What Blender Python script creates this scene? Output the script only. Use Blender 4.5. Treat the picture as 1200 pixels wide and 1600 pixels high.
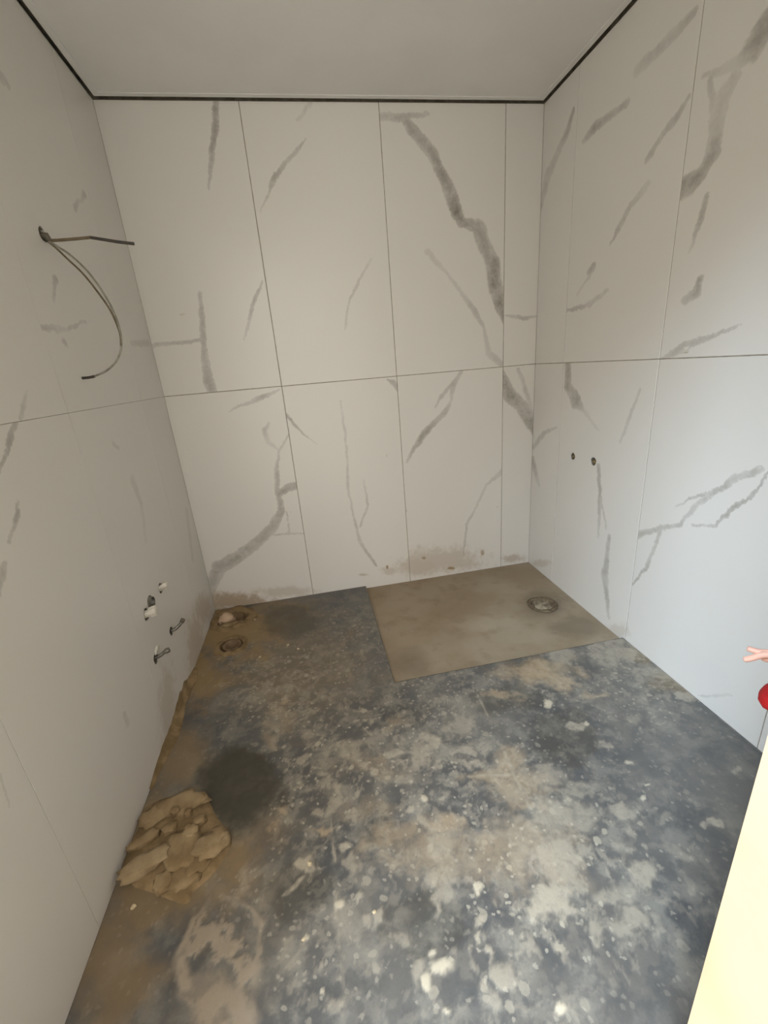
import bpy, bmesh, math, random
import numpy as np
from mathutils import Vector, Matrix
random.seed(7)
for o in list(bpy.data.objects): bpy.data.objects.remove(o)
S = bpy.context.scene
COL = S.collection

# ------------------------------------------------------------------ camera
F_PX = 662.375                      # focal length in pixels of the 1200x1600 frame
CAM = Vector((0.6754, -2.3057, 1.2597))
PITCH, ROLL, YAW = 1.2403, -0.0840, -0.1557
ROT = Matrix.Rotation(YAW, 3, 'Z') @ Matrix.Rotation(PITCH, 3, 'X') @ Matrix.Rotation(ROLL, 3, 'Z')
cam_d = bpy.data.cameras.new('camera'); cam = bpy.data.objects.new('camera', cam_d); COL.objects.link(cam)
cam.matrix_world = Matrix.Translation(CAM) @ ROT.to_4x4()
cam_d.sensor_fit = 'VERTICAL'; cam_d.sensor_height = 36.0; cam_d.lens = F_PX * 36.0 / 1600.0
cam_d.clip_start = 0.02
S.camera = cam

# ------------------------------------------------------------------ world, light, exposure
S.view_settings.view_transform = 'Standard'; S.view_settings.look = 'None'
S.view_settings.gamma = 1.0; S.view_settings.use_curve_mapping = False
S.view_settings.exposure = 0.55
w = bpy.data.worlds.new('world'); S.world = w; w.use_nodes = True
w.node_tree.nodes['Background'].inputs[0].default_value = (1.0, 0.96, 0.885, 1)
w.node_tree.nodes['Background'].inputs[1].default_value = 2.6

def area_light(name, loc, target, sx, sy, power, color):
    l = bpy.data.lights.new(name, 'AREA'); l.shape = 'RECTANGLE'; l.size = sx; l.size_y = sy
    l.energy = power; l.color = color
    o = bpy.data.objects.new(name, l); COL.objects.link(o); o.location = loc
    o.rotation_euler = (Vector(target) - Vector(loc)).to_track_quat('-Z', 'Y').to_euler()
    return o
# blue daylight falling from the open sky side, behind the doorway the photographer stands in
area_light('sky_daylight_offscreen', (-2.0, -4.0, 4.5), (1.957, -1.2, 0.1), 1.8, 1.8, 400, (0.63, 0.81, 1.0))

# ------------------------------------------------------------------ room dimensions (metres)
W, HC, HM = 1.957, 2.367, 1.204
J1, J2, J3 = 0.5665, 1.1665, 1.7665
R1, R2, R3 = 0.272, 0.877, 1.477
L1, L2, L3 = 0.31, 0.91, 1.51
YF = -2.04                            # inner face of the wall with the doorway
YO = -2.20                            # its outer face
DX0, DX1, DZ = 0.05, 1.096, 2.30      # doorway, its unseen left and top edges widened for more light
TX, TY = 0.886, 0.865                 # shower area: left edge, front edge
TT = 0.010                            # tile thickness

def ray(x, y): return ROT @ Vector(((x - 600) / F_PX, -(y - 800) / F_PX, -1.0))
def on(x, y, axis, val):
    d = ray(x, y); return CAM + d * ((val - CAM[axis]) / d[axis])
def hitB(x, y): return on(x, y, 1, 0.0)
def hitL(x, y): return on(x, y, 0, 0.0)
def hitR(x, y): return on(x, y, 0, W)
def hitF(x, y): return on(x, y, 2, 0.0)
HIT = {'B': hitB, 'L': hitL, 'R': hitR, 'F': hitF}

# ------------------------------------------------------------------ node helpers
def srgb(r, g, b):
    f = lambda c: (c / 255 / 12.92) if c / 255 <= 0.04045 else ((c / 255 + 0.055) / 1.055) ** 2.4
    return (f(r), f(g), f(b), 1)
class NT:
    def __init__(s, tree): s.t = tree; s.n = tree.nodes; s.l = tree.links
    def put(s, sock, v):
        if hasattr(v, 'is_output') or isinstance(v, bpy.types.NodeSocket): s.l.new(v, sock)
        elif v is not None:
            if sock.type == 'VECTOR' and hasattr(v, '__len__'): sock.default_value = tuple(v)[:3]
            else: sock.default_value = v
    def math(s, op, a=None, b=None, c=None, clamp=False):
        n = s.n.new('ShaderNodeMath'); n.operation = op; n.use_clamp = clamp
        for i, v in enumerate((a, b, c)):
            if v is not None: s.put(n.inputs[i], v)
        return n.outputs[0]
    def vmath(s, op, a=None, b=None, scale=None):
        n = s.n.new('ShaderNodeVectorMath'); n.operation = op
        if a is not None: s.put(n.inputs[0], a)
        if b is not None: s.put(n.inputs[1], b)
        if scale is not None: s.put(n.inputs['Scale'], scale)
        return n.outputs['Value'] if op in ('DOT_PRODUCT', 'LENGTH', 'DISTANCE') else n.outputs[0]
    def noise(s, vec, scale, detail=3, rough=0.55, color=False, dist=0.0):
        n = s.n.new('ShaderNodeTexNoise'); s.put(n.inputs['Vector'], vec)
        n.inputs['Scale'].default_value = scale; n.inputs['Detail'].default_value = detail
        n.inputs['Roughness'].default_value = rough; n.inputs['Distortion'].default_value = dist
        return n.outputs['Color'] if color else n.outputs['Fac']
    def ramp(s, v, lo, hi, a=0.0, b=1.0, smooth=True):
        n = s.n.new('ShaderNodeMapRange'); n.interpolation_type = 'SMOOTHSTEP' if smooth else 'LINEAR'
        s.put(n.inputs[0], v)
        for i, q in enumerate((lo, hi, a, b)): s.put(n.inputs[1 + i], q)
        return n.outputs[0]
    def mix(s, fac, a, b):
        n = s.n.new('ShaderNodeMix'); n.data_type = 'RGBA'
        s.put(n.inputs[0], fac); s.put(n.inputs[6], a); s.put(n.inputs[7], b)
        return n.outputs[2]
    def group(s, g, **kw):
        n = s.n.new('ShaderNodeGroup'); n.node_tree = g
        for k, v in kw.items(): s.put(n.inputs[k], v)
        return n.outputs[0]

def new_group(name, ins):
    g = bpy.data.node_groups.new(name, 'ShaderNodeTree')
    for k, ty in ins: g.interface.new_socket(k, in_out='INPUT', socket_type=ty)
    g.interface.new_socket('Mask', in_out='OUTPUT', socket_type='NodeSocketFloat')
    a = g.nodes.new('NodeGroupInput'); b = g.nodes.new('NodeGroupOutput')
    return g, NT(g), a.outputs, b.inputs[0]
V_, F_ = 'NodeSocketVector', 'NodeSocketFloat'
# a tapering stroke from A to B (AB = B - A, IL = 1/|AB|^2), widths WA..WB, strengths SA..SB
G_SEG, t, i, o = new_group('vein_stroke', [('P', V_), ('A', V_), ('AB', V_), ('IL', F_), ('WA', F_), ('WB', F_), ('SA', F_), ('SB', F_), ('Soft', F_)])
pa = t.vmath('SUBTRACT', i['P'], i['A'])
h = t.math('MULTIPLY', t.vmath('DOT_PRODUCT', pa, i['AB']), i['IL'], clamp=True)
sc = t.n.new('ShaderNodeVectorMath'); sc.operation = 'SCALE'; t.l.new(i['AB'], sc.inputs[0]); t.l.new(h, sc.inputs['Scale'])
d = t.vmath('DISTANCE', pa, sc.outputs[0])
lerp = lambda a, b: t.math('MULTIPLY_ADD', t.math('SUBTRACT', b, a), h, a)
ww = lerp(i['WA'], i['WB']); ss = lerp(i['SA'], i['SB'])
q = t.math('DIVIDE', d, ww)
m = t.ramp(q, t.math('SUBTRACT', 1.0, i['Soft']), t.math('ADD', 1.0, i['Soft']), 0.75, 0.0)
m = t.math('ADD', m, t.ramp(q, .2, .8, 0.25, 0.0))
t.l.new(t.math('MULTIPLY', m, ss), o)
# an elliptic patch: C centre, U, V the inverse half-axes
G_BLOB, t, i, o = new_group('patch', [('P', V_), ('C', V_), ('U', V_), ('V', V_), ('Soft', F_), ('S', F_), ('Noise', F_)])
pc = t.vmath('SUBTRACT', i['P'], i['C'])
u = t.vmath('DOT_PRODUCT', pc, i['U']); v = t.vmath('DOT_PRODUCT', pc, i['V'])
r = t.math('SQRT', t.math('ADD', t.math('MULTIPLY', u, u), t.math('MULTIPLY', v, v)))
r = t.math('ADD', r, i['Noise'])
m = t.ramp(r, t.math('SUBTRACT', 1.0, i['Soft']), t.math('ADD', 1.0, i['Soft']), 1.0, 0.0)
t.l.new(t.math('MULTIPLY', m, i['S']), o)

def material(name):
    m = bpy.data.materials.new(name); m.use_nodes = True
    t = NT(m.node_tree); b = m.node_tree.nodes['Principled BSDF']
    tc = t.n.new('ShaderNodeTexCoord')
    return m, t, b, tc.outputs['Object']
def bump(t, b, h, strength, dist):
    n = t.n.new('ShaderNodeBump'); n.inputs['Strength'].default_value = strength; n.inputs['Distance'].default_value = dist
    t.put(n.inputs['Height'], h); t.l.new(n.outputs[0], b.inputs['Normal'])
def simple(name, c, rough=0.6, c2=None, scale=20, metal=0.0, bmp=0.0, detail=4, bd=0.003):
    m, t, b, P = material(name)
    n = t.noise(P, scale, detail)
    t.put(b.inputs['Base Color'], t.mix(t.ramp(n, 0.35, 0.65), c, c2 or c))
    b.inputs['Roughness'].default_value = rough; b.inputs['Metallic'].default_value = metal
    if bmp: bump(t, b, n, bmp, bd)
    return m

M = {}
M['grout'] = simple('grey_grout', srgb(168, 160, 146), 0.9, srgb(140, 132, 118), 30, bmp=0.3)
M['ceiling'] = simple('ceiling_paint', srgb(230, 229, 226), 0.8, srgb(225, 224, 221), 3)
M['plaster'] = simple('cream_plaster', srgb(208, 182, 150), 0.75, srgb(200, 172, 138), 5, bmp=0.25)
M['sand'] = simple('brown_sand', srgb(148, 125, 92), 0.95, srgb(118, 98, 68), 20, bmp=0.9, detail=8, bd=0.006)
M['mortar'] = simple('tan_mortar', srgb(158, 137, 104), 0.95, srgb(128, 106, 75), 14, bmp=0.9, detail=8, bd=0.008)
M['mortar_pale'] = simple('pale_dry_mortar', srgb(166, 146, 115), 0.95, srgb(138, 117, 86), 16, bmp=0.8, detail=8, bd=0.006)
M['hall'] = simple('hall_screed', srgb(222, 210, 192), 0.85, srgb(206, 194, 174), 4)
M['light_blocker'] = simple('light_blocker_brown', srgb(100, 90, 76), 0.9, srgb(84, 75, 62), 4, bmp=.3)  # dark brown so the added hall wall returns little light
M['steel'] = simple('galvanised_steel', srgb(150, 148, 140), 0.4, srgb(110, 106, 98), 60, metal=0.8)
M['brass'] = simple('dull_brass', srgb(150, 135, 100), 0.4, srgb(105, 92, 66), 60, metal=0.8)
M['white_plastic'] = simple('white_plastic', srgb(226, 222, 212), 0.4, srgb(208, 202, 190), 40)
M['pipe'] = simple('brown_pipe', srgb(132, 108, 80), 0.6, srgb(112, 90, 64), 25)
M['grey_sleeve'] = simple('grey_conduit', srgb(112, 106, 94), 0.6, srgb(90, 84, 72), 40)
M['cable_grey'] = simple('grey_cable_sheath', srgb(150, 148, 136), 0.5, srgb(120, 117, 104), 40)
M['cable_brown'] = simple('brown_cable_sheath', srgb(112, 98, 76), 0.55, srgb(92, 80, 60), 40)
M['cable_dark'] = simple('dark_cable_sheath', srgb(62, 54, 44), 0.5, srgb(48, 42, 34), 40)
M['pink_plug'] = simple('pinkish_plug', srgb(206, 178, 152), 0.8, srgb(186, 156, 128), 25, bmp=0.5)

# ------------------------------------------------------------------ mesh helpers
def link(name, bm_or_me, mat=None, parent=None, smooth=False):
    if isinstance(bm_or_me, bmesh.types.BMesh):
        bmesh.ops.recalc_face_normals(bm_or_me, faces=bm_or_me.faces)
        me = bpy.data.meshes.new(name); bm_or_me.to_mesh(me); bm_or_me.free()
    else: me = bm_or_me
    o = bpy.data.objects.new(name, me); COL.objects.link(o)
    if mat is not None: me.materials.append(mat)
    if parent is not None: o.parent = parent
    if smooth: me.polygons.foreach_set('use_smooth', [True] * len(me.polygons))
    return o
def struct(name, bm, mat, parent=None):
    o = link(name, bm, mat, parent); o['kind'] = 'structure'; return o
def tag(o, label, cat, group=None):
    o['label'] = label; o['category'] = cat
    if group: o['group'] = group
    return o
def empty(name, loc, label, cat, group=None):
    o = bpy.data.objects.new(name, None); COL.objects.link(o); o.location = loc; o.empty_display_size = 0.05
    return tag(o, label, cat, group)
def add_box(bm, a, b, bevel=0.0, seg=1):
    x0, y0, z0 = (min(a[k], b[k]) for k in range(3)); x1, y1, z1 = (max(a[k], b[k]) for k in range(3))
    vs = [bm.verts.new(c) for c in ((x0, y0, z0), (x1, y0, z0), (x1, y1, z0), (x0, y1, z0), (x0, y0, z1), (x1, y0, z1), (x1, y1, z1), (x0, y1, z1))]
    fs = [bm.faces.new([vs[k] for k in f]) for f in ((3, 2, 1, 0), (4, 5, 6, 7), (0, 1, 5, 4), (1, 2, 6, 5), (2, 3, 7, 6), (3, 0, 4, 7))]
    if bevel:
        es = list({e for f in fs for e in f.edges})
        bmesh.ops.bevel(bm, geom=es, offset=bevel, segments=seg, affect='EDGES', profile=0.5)
def box(a, b, bevel=0.0, seg=1):
    bm = bmesh.new(); add_box(bm, a, b, bevel, seg); return bm
def frame_for(d):
    d = Vector(d).normalized(); q = d.to_track_quat('Z', 'Y'); return q.to_matrix()
def lathe(prof, origin, axis, n=28, wob=0.0):
    """prof: list of (radius, height along axis)"""
    bm = bmesh.new(); R = frame_for(axis); O = Vector(origin); rings = []
    ph = random.random() * 6
    for r, hh in prof:
        ring = []
        for k in range(n):
            a = 2 * math.pi * k / n
            rr = r * (1 + wob * (math.sin(3 * a + ph) * 0.6 + math.sin(5 * a + ph * 2) * 0.4))
            ring.append(bm.verts.new(O + R @ Vector((rr * math.cos(a), rr * math.sin(a), hh))))
        rings.append(ring)
    for p, q in zip(rings, rings[1:]):
        for k in range(n): bm.faces.new((p[k], p[(k + 1) % n], q[(k + 1) % n], q[k]))
    for ring in (rings[0], rings[-1]):
        if (ring[0].co - ring[n // 2].co).length > 1e-5: bm.faces.new(ring)
    return bm
def smooth_path(pts, n=8):
    pts = [Vector(p) for p in pts]; out = []
    for k in range(len(pts) - 1):
        p0 = pts[max(k - 1, 0)]; p1 = pts[k]; p2 = pts[k + 1]; p3 = pts[min(k + 2, len(pts) - 1)]
        for j in range(n):
            t_ = j / n
            out.append(0.5 * ((2 * p1) + (p2 - p0) * t_ + (2 * p0 - 5 * p1 + 4 * p2 - p3) * t_ ** 2 + (3 * p1 - p0 - 3 * p2 + p3) * t_ ** 3))
    out.append(pts[-1]); return out
def tube(pts, rad, n=10):
    bm = bmesh.new(); rings = []
    up = Vector((0, 0, 1)); rads = rad if hasattr(rad, '__len__') else [rad] * len(pts)
    prev = None
    for k, p in enumerate(pts):
        d = (pts[min(k + 1, len(pts) - 1)] - pts[max(k - 1, 0)]).normalized()
        if prev is None:
            s = d.cross(up); s = s if s.length > 0.05 else d.cross(Vector((1, 0, 0)))
        else: s = prev - d * prev.dot(d)
        s.normalize(); prev = s; u2 = d.cross(s)
        rings.append([bm.verts.new(p + (s * math.cos(a) + u2 * math.sin(a)) * rads[k]) for a in (2 * math.pi * j / n for j in range(n))])
    for p, q in zip(rings, rings[1:]):
        for k in range(n): bm.faces.new((p[k], p[(k + 1) % n], q[(k + 1) % n], q[k]))
    bm.faces.new(rings[0]); bm.faces.new(rings[-1]); return bm
def vnoise(x, y, z, s=1.0):
    from mathutils import noise
    return noise.noise(Vector((x * s, y * s, z * s)))
def lump(c, rx, ry, rz, rot=0.0, rough=0.18, seed=0.0, sub=3, flat=0.35, fr=2.2, top=1.0):
    """an irregular clod resting on z = c.z"""
    bm = bmesh.new(); bmesh.ops.create_icosphere(bm, subdivisions=sub, radius=1.0)
    cr, sr = math.cos(rot), math.sin(rot)
    for v in bm.verts:
        n = v.co.normalized()
        k = 1 + rough * vnoise(n.x + seed, n.y - seed, n.z + 2 * seed, fr) + rough * 0.5 * vnoise(n.x - seed, n.y + seed, n.z, fr * 2.6)
        x, y, z = n.x * rx * k, n.y * ry * k, n.z * rz * k
        z = min(max(z, -rz * flat), rz * top + .12 * max(0, z - rz * top))
        v.co = (c[0] + x * cr - y * sr, c[1] + x * sr + y * cr, c[2] + z + rz * flat)
    return bm
def cut(obj, bms):
    """really cut holes (list of closed bmeshes) out of obj and keep the result as its mesh"""
    for bm in bms:
        c = link('cutter', bm)
        md = obj.modifiers.new('hole', 'BOOLEAN'); md.operation = 'DIFFERENCE'; md.object = c; md.solver = 'EXACT'
        bpy.context.view_layer.update()
        dg = bpy.context.evaluated_depsgraph_get()
        me = bpy.data.meshes.new_from_object(obj.evaluated_get(dg))
        obj.modifiers.clear(); old = obj.data; obj.data = me; bpy.data.meshes.remove(old)
        cm = c.data; bpy.data.objects.remove(c); bpy.data.meshes.remove(cm)

# ------------------------------------------------------------------ marble tile materials: veins traced per wall
# each vein: ([(px, py, width_px, strength), ...])
VEINS = {
'B': [
 [(338,140,10,.8),(336,200,11,.75),(331,245,9,.7),(327,295,4,.35)],
 [(492,150,8,.5),(465,187,6,.2)],
 [(478,218,4,.5),(455,245,7,.6),(432,272,10,.75),(420,302,5,.5),(405,335,2,.2)],
 [(578,181,14,.55),(630,184,13,.5),(668,177,8,.4)],
 [(633,190,12,.6),(657,217,18,.65),(677,243,17,.75),(687,267,15,.8),(703,297,19,.95),(713,330,20,1.),(722,347,14,.8),(747,355,20,.65),(758,387,20,.75),(770,410,21,.9),(773,443,21,.95),(782,477,17,.95),(796,520,6,.8)],
 [(668,393,8,.25),(680,407,8,.25),(700,430,5,.25),(723,460,7,.4),(742,485,8,.45),(757,517,5,.3),(763,550,9,.3),(795,582,12,.4)],
 [(580,405,4,.2),(560,440,5,.35),(543,477,4,.35),(540,513,3,.3)],
 [(790,492,4,.45),(817,497,8,.55),(843,493,4,.4)],
 [(312,458,6,.45),(315,490,9,.6),(318,540,9,.55),(325,590,15,.65),(337,632,16,.6)],
 [(238,540,8,.5),(265,537,6,.5),(312,532,6,.5)],
 [(410,440,4,.5),(397,472,8,.6),(390,500,6,.45),(381,532,4,.3)],
 [(436,609,4,.5),(407,622,8,.65),(357,642,3,.25)],
 [(420,662,5,.4),(413,672,9,.5),(418,690,8,.3),(434,703,4,.3)],
 [(452,677,3,.35),(437,703,5,.4),(432,733,7,.55),(435,773,9,.7),(440,797,11,.75),(427,823,15,.65),(407,843,15,.75),(373,870,18,.8),(342,887,20,.7),(318,940,18,.55)],
 [(435,773,9,.8),(450,762,11,.8),(484,753,14,.7)],
 [(448,800,3,.4),(452,833,3,.4)],[(427,835,4,.4),(478,833,3,.35)],
 [(446,645,4,.7),(460,663,6,.7),(473,677,4,.5),(495,694,2,.2)],
 [(532,627,4,.2),(542,703,4,.35),(543,760,4,.35),(553,810,4,.4),(562,847,6,.5),(588,884,4,.5)],
 [(568,750,3,.2),(575,790,4,.5),(562,823,4,.45)],
 [(606,593,3,.6),(614,597,9,.6),(630,618,8,.5)],
 [(726,572,6,.5),(707,603,8,.5),(705,625,4,.25),(697,642,8,.6),(677,662,9,.65),(662,678,11,.8),(650,697,7,.65),(635,722,4,.35)],
 [(715,590,5,.5),(690,618,6,.45),(680,637,4,.25)],
 [(786,736,8,.3),(760,758,4,.35),(745,790,4,.4),(729,820,4,.4),(724,868,3,.35)],
 [(778,580,18,.8),(797,618,20,.85),(815,635,20,.85),(848,688,18,.85)],
 [(810,577,5,.4),(820,603,7,.4),(831,645,7,.4)],
],
'R': [
 [(896,172,4,.7),(888,202,6,.55),(871,240,8,.3),(856,274,10,.4),(845,322,5,.4)],
 [(981,160,7,.55),(950,184,8,.5),(929,199,10,.7),(912,221,5,.4)],
 [(1083,20,8,.5),(1055,52,11,.4),(1029,79,11,.45),(995,109,10,.25)],
 [(1076,152,5,.55),(1055,187,9,.6),(1032,217,7,.4),(1010,251,7,.5)],
 [(1012,290,8,.2),(984,322,7,.4),(965,360,6,.6),(954,380,4,.55)],
 [(927,417,8,.7),(921,424,7,.6)],[(924,427,4,.35),(901,461,3,.2)],
 [(950,454,5,.3),(920,476,8,.5),(882,488,5,.55)],
 [(1205,25,26,.75),(1179,71,28,.7),(1152,97,14,.35),(1100,120,7,.3)],
 [(1149,118,14,.35),(1126,161,20,.4),(1119,199,20,.5),(1113,240,20,.7),(1096,270,17,.85),(1078,287,22,.9),(1046,308,24,.85)],
 [(1111,122,7,.4),(1113,169,10,.35)],
 [(1104,308,8,.55),(1092,349,8,.6),(1077,392,5,.25)],
 [(1094,437,10,.75),(1089,457,14,.6),(1070,470,12,.45)],
 [(1162,508,4,.35),(1100,529,9,.65),(1068,542,13,.7),(1028,565,6,.35)],
 [(887,556,9,.7),(887,603,10,.7),(900,627,15,.75),(913,643,5,.3),(935,672,3,.15)],
 [(1000,608,4,.35),(987,643,5,.4),(969,690,5,.25)],
 [(935,727,5,.6),(937,767,6,.6),(935,840,3,.35)],[(937,770,4,.5),(947,826,3,.3)],
 [(952,838,5,.5),(945,900,9,.65),(948,933,6,.6),(952,968,3,.35)],
 [(833,699,5,.5),(850,677,6,.5),(869,667,4,.3)],
 [(831,718,8,.55),(836,735,7,.5),(842,757,4,.3)],
 [(984,839,13,.55),(1033,825,8,.55),(1063,820,7,.55),(1087,790,8,.35),(1120,768,9,.6),(1150,747,10,.65),(1190,731,9,.5)],
 [(1203,733,6,.6),(1172,777,7,.7),(1140,797,8,.7),(1117,821,6,.65),(1082,820,5,.45)],
 [(1033,827,6,.45),(1020,860,6,.45),(1010,887,6,.65),(987,914,4,.55)],
 [(1053,795,3,.35),(1077,780,5,.5),(1110,770,6,.5)],
 [(1093,1088,4,.3),(1142,1086,4,.2)],
],
'L': [
 [(132,303,6,.5),(126,312,3,.25),(117,326,6,.5)],
 [(87,437,7,.6),(86,450,5,.45),(82,466,4,.25)],
 [(62,512,9,.5),(95,514,8,.3),(117,510,8,.45),(140,502,4,.3)],
 [(100,534,6,.45),(102,537,6,.4)],
 [(42,610,5,.2),(36,640,6,.4),(33,655,6,.4)],
 [(205,537,8,.3),(232,536,9,.35)],
 [(24,658,7,.5),(15,686,9,.7),(0,739,6,.5)],
 [(28,782,5,.35),(27,806,8,.75),(13,846,6,.5)],
 [(6,885,12,.6),(-4,930,12,.7)],
 [(177,694,5,.25),(186,702,4,.25)],
 [(208,752,8,.25),(221,787,5,.25),(228,846,4,.2)],
 [(195,1118,7,.35),(200,1132,5,.25)],
 [(0,118,8,.5),(9,127,7,.45)],[(-2,1205,6,.3),(14,1262,4,.2)],
 [(292,800,5,.2),(301,872,4,.25)],
],
}
# dirt splashed on the tiles low down by the shower and floor: (px, py, rx, ry, strength)
DIRT = {
 'B': [(690,876,62,18,.33),(655,885,34,13,.36),(802,872,16,6,.45),(607,892,12,6,.3),(360,940,60,12,.7),(450,925,40,8,.3),(662,872,4,3,.8),(705,888,7,2,.9),(754,864,3,4,.7),(605,886,2,3,.9),(568,898,8,2,.4)],
 'R': [(845,880,14,5,.3),(965,985,16,10,.25)],
 'L': [(306,1010,12,50,.4),(262,1100,12,60,.3),(318,950,12,20,.4)],
}
TILE_N = [0]
def tile_material(side, lo, hi):
    """marble tile; lo/hi = tile corner positions used to pick the veins that cross it"""
    TILE_N[0] += 1
    m, t, b, P = material('marble_tile_%s_%d' % (side, TILE_N[0]))
    k = TILE_N[0] * 1.73
    Ps = t.vmath('ADD', P, (k, k * .7, -k))
    wob = t.vmath('SUBTRACT', t.noise(Ps, 17, 4, 0.65, color=True), (.5, .5, .5))
    Pd = t.vmath('ADD', P, t.vmath('SCALE', wob, scale=0.032))
    wob2 = t.vmath('SUBTRACT', t.noise(Ps, 90, 2, 0.6, color=True), (.5, .5, .5))
    Pd = t.vmath('ADD', Pd, t.vmath('SCALE', wob2, scale=0.009))
    acc = None
    for vein in VEINS[side]:
        cv = HIT[side](*vein[len(vein) // 2][:2]) if len(vein) > 2 else (HIT[side](*vein[0][:2]) + HIT[side](*vein[1][:2])) / 2
        if any(cv[c] < lo[c] - .006 or cv[c] > hi[c] + .006 for c in range(3)): continue
        for (x0, y0, w0, s0), (x1, y1, w1, s1) in zip(vein, vein[1:]):
            A = HIT[side](x0, y0); B = HIT[side](x1, y1)
            if any(max(A[c], B[c]) < lo[c] - 0.03 or min(A[c], B[c]) > hi[c] + 0.03 for c in range(3)): continue
            d = Vector((x1 - x0, y1 - y0)).normalized(); n = Vector((-d.y, d.x))
            def wid(x, y, w):
                return 1.05 * max((HIT[side](x + n.x * w / 2, y + n.y * w / 2) - HIT[side](x - n.x * w / 2, y - n.y * w / 2)).length / 2, .0025)
            AB = B - A
            g = t.group(G_SEG, P=Pd, A=A, AB=AB, IL=1 / max(AB.length_squared, 1e-8), WA=wid(x0, y0, w0), WB=wid(x1, y1, w1), SA=s0, SB=s1, Soft=0.2)
            acc = g if acc is None else t.math('MAXIMUM', acc, g)
    base = t.mix(t.noise(Ps, 1.6, 1), srgb(224, 221, 215), srgb(220, 217, 211))
    if acc is not None:
        vv = t.noise(Ps, 9, 5, .6)
        s = t.math('MULTIPLY', acc, t.math('MULTIPLY', t.ramp(vv, .3, .62, .55, 1.0), t.ramp(t.noise(Ps, 40, 4, .7), .3, .65, .7, 1.0)), clamp=True)
        base = t.mix(s, base, t.mix(t.noise(Ps, 9, 2), srgb(120, 115, 105), srgb(142, 137, 126)))
    dn = t.math('SUBTRACT', t.noise(Ps, 22, 5, .7), .5)
    dacc = None
    for (x, y, rx, ry, s) in DIRT[side]:
        c = HIT[side](x, y)
        if any(c[q] < lo[q] - .15 or c[q] > hi[q] + .15 for q in range(3)): continue
        g = blob(t, P, side, x, y, rx, ry, s, 0.5, t.math('MULTIPLY', dn, 2.4))
        dacc = g if dacc is None else t.math('MAXIMUM', dacc, g)
    if dacc is not None:
        base = t.mix(dacc, base, srgb(150, 124, 88))
    t.put(b.inputs['Base Color'], base)
    b.inputs['Roughness'].default_value = 0.3
    b.inputs['Specular IOR Level'].default_value = 0.4
    return m
def blob(t, P, side, x, y, rx, ry, s, soft, noise):
    H = HIT[side]; c = H(x, y)
    eu = (H(x + rx, y) - H(x - rx, y)) / 2; ev = (H(x, y + ry) - H(x, y - ry)) / 2
    n = eu.cross(ev).normalized()
    U = ev.cross(n); U = U / U.dot(eu); Vv = n.cross(eu); Vv = Vv / Vv.dot(ev)
    return t.group(G_BLOB, P=P, C=c, U=U, V=Vv, Soft=soft, S=s, Noise=noise)

# ------------------------------------------------------------------ room shell
D = 0.10                              # wall thickness behind the tiles
GR = 0.0022                           # grout lies this deep behind the tile faces
TOP = HC + 0.06
ZB, ZT = -0.02, HC - 0.007             # tiles stop just under the ceiling board
SET = 0.035                           # above the tiles the bare wall stands back: an open joint
def wall_slab(place, u0, u1):
    """extrude the wall's section (depth behind the tile face, height) from u0 to u1"""
    sec = [(GR, -.1), (GR, ZT), (SET, ZT), (SET, TOP + .05), (D, TOP + .05), (D, -.1)]
    bm = bmesh.new(); a = [bm.verts.new(place(u0, d_, z_)) for d_, z_ in sec]; b_ = [bm.verts.new(place(u1, d_, z_)) for d_, z_ in sec]
    bm.faces.new(a); bm.faces.new(b_[::-1])
    for k in range(6): bm.faces.new((a[k], a[k - 1], b_[k - 1], b_[k]))
    return bm
wall_back = struct('wall_back', wall_slab(lambda u, d_, z_: (u, d_, z_), -D, W + D), M['grout'])
wall_left = struct('wall_left', wall_slab(lambda u, d_, z_: (-d_, u, z_), YO, .05), M['grout'])
wall_right = struct('wall_right', wall_slab(lambda u, d_, z_: (W + d_, u, z_), YO, .05), M['grout'])

def tile(wall, side, a, b, gap=0.0016):
    """a, b: two corners (u, z) along the wall; u = x on the back wall, depth from the back wall elsewhere"""
    (u0, z0), (u1, z1) = a, b
    g = gap; e0 = 0 if u0 <= 0.0 else g; e1 = 0 if (side == 'B' and u1 >= W) else g
    zt0 = z0 + (g if z0 > 0 else 0); zt1 = z1 - g
    if side == 'B': p, q = (u0 + e0, 0.0, zt0), (u1 - e1, TT, zt1)
    elif side == 'L': p, q = (-TT, -(u0 + e0), zt0), (0.0, -(u1 - e1), zt1)
    else: p, q = (W, -(u0 + e0), zt0), (W + TT, -(u1 - e1), zt1)
    lo = [min(p[k], q[k]) for k in range(3)]; hi = [max(p[k], q[k]) for k in range(3)]
    return link('tile', box(p, q, 0.0012 if side != 'L' else .0005, 1), tile_material(side, lo, hi), wall)
tiles = {}
cols = [0.0, J1, J2, J3, W]
for k in range(4):
    for r_, (za, zb) in enumerate(((ZB, HM), (HM, ZT))): tiles['B', k, r_] = tile(wall_back, 'B', (cols[k], za), (cols[k + 1], zb))
cols = [0.0, R1, R2, R3, -YF]
for k in range(4):
    for r_, (za, zb) in enumerate(((ZB, HM), (HM, ZT))): tiles['R', k, r_] = tile(wall_right, 'R', (cols[k], za), (cols[k + 1], zb))
cols = [0.0, L1, L2, L3, -YF]
for k in range(4):
    for r_, (za, zb) in enumerate(((ZB, HM), (HM, ZT))): tiles['L', k, r_] = tile(wall_left, 'L', (cols[k], za), (cols[k + 1], zb), 0.0006)

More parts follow.
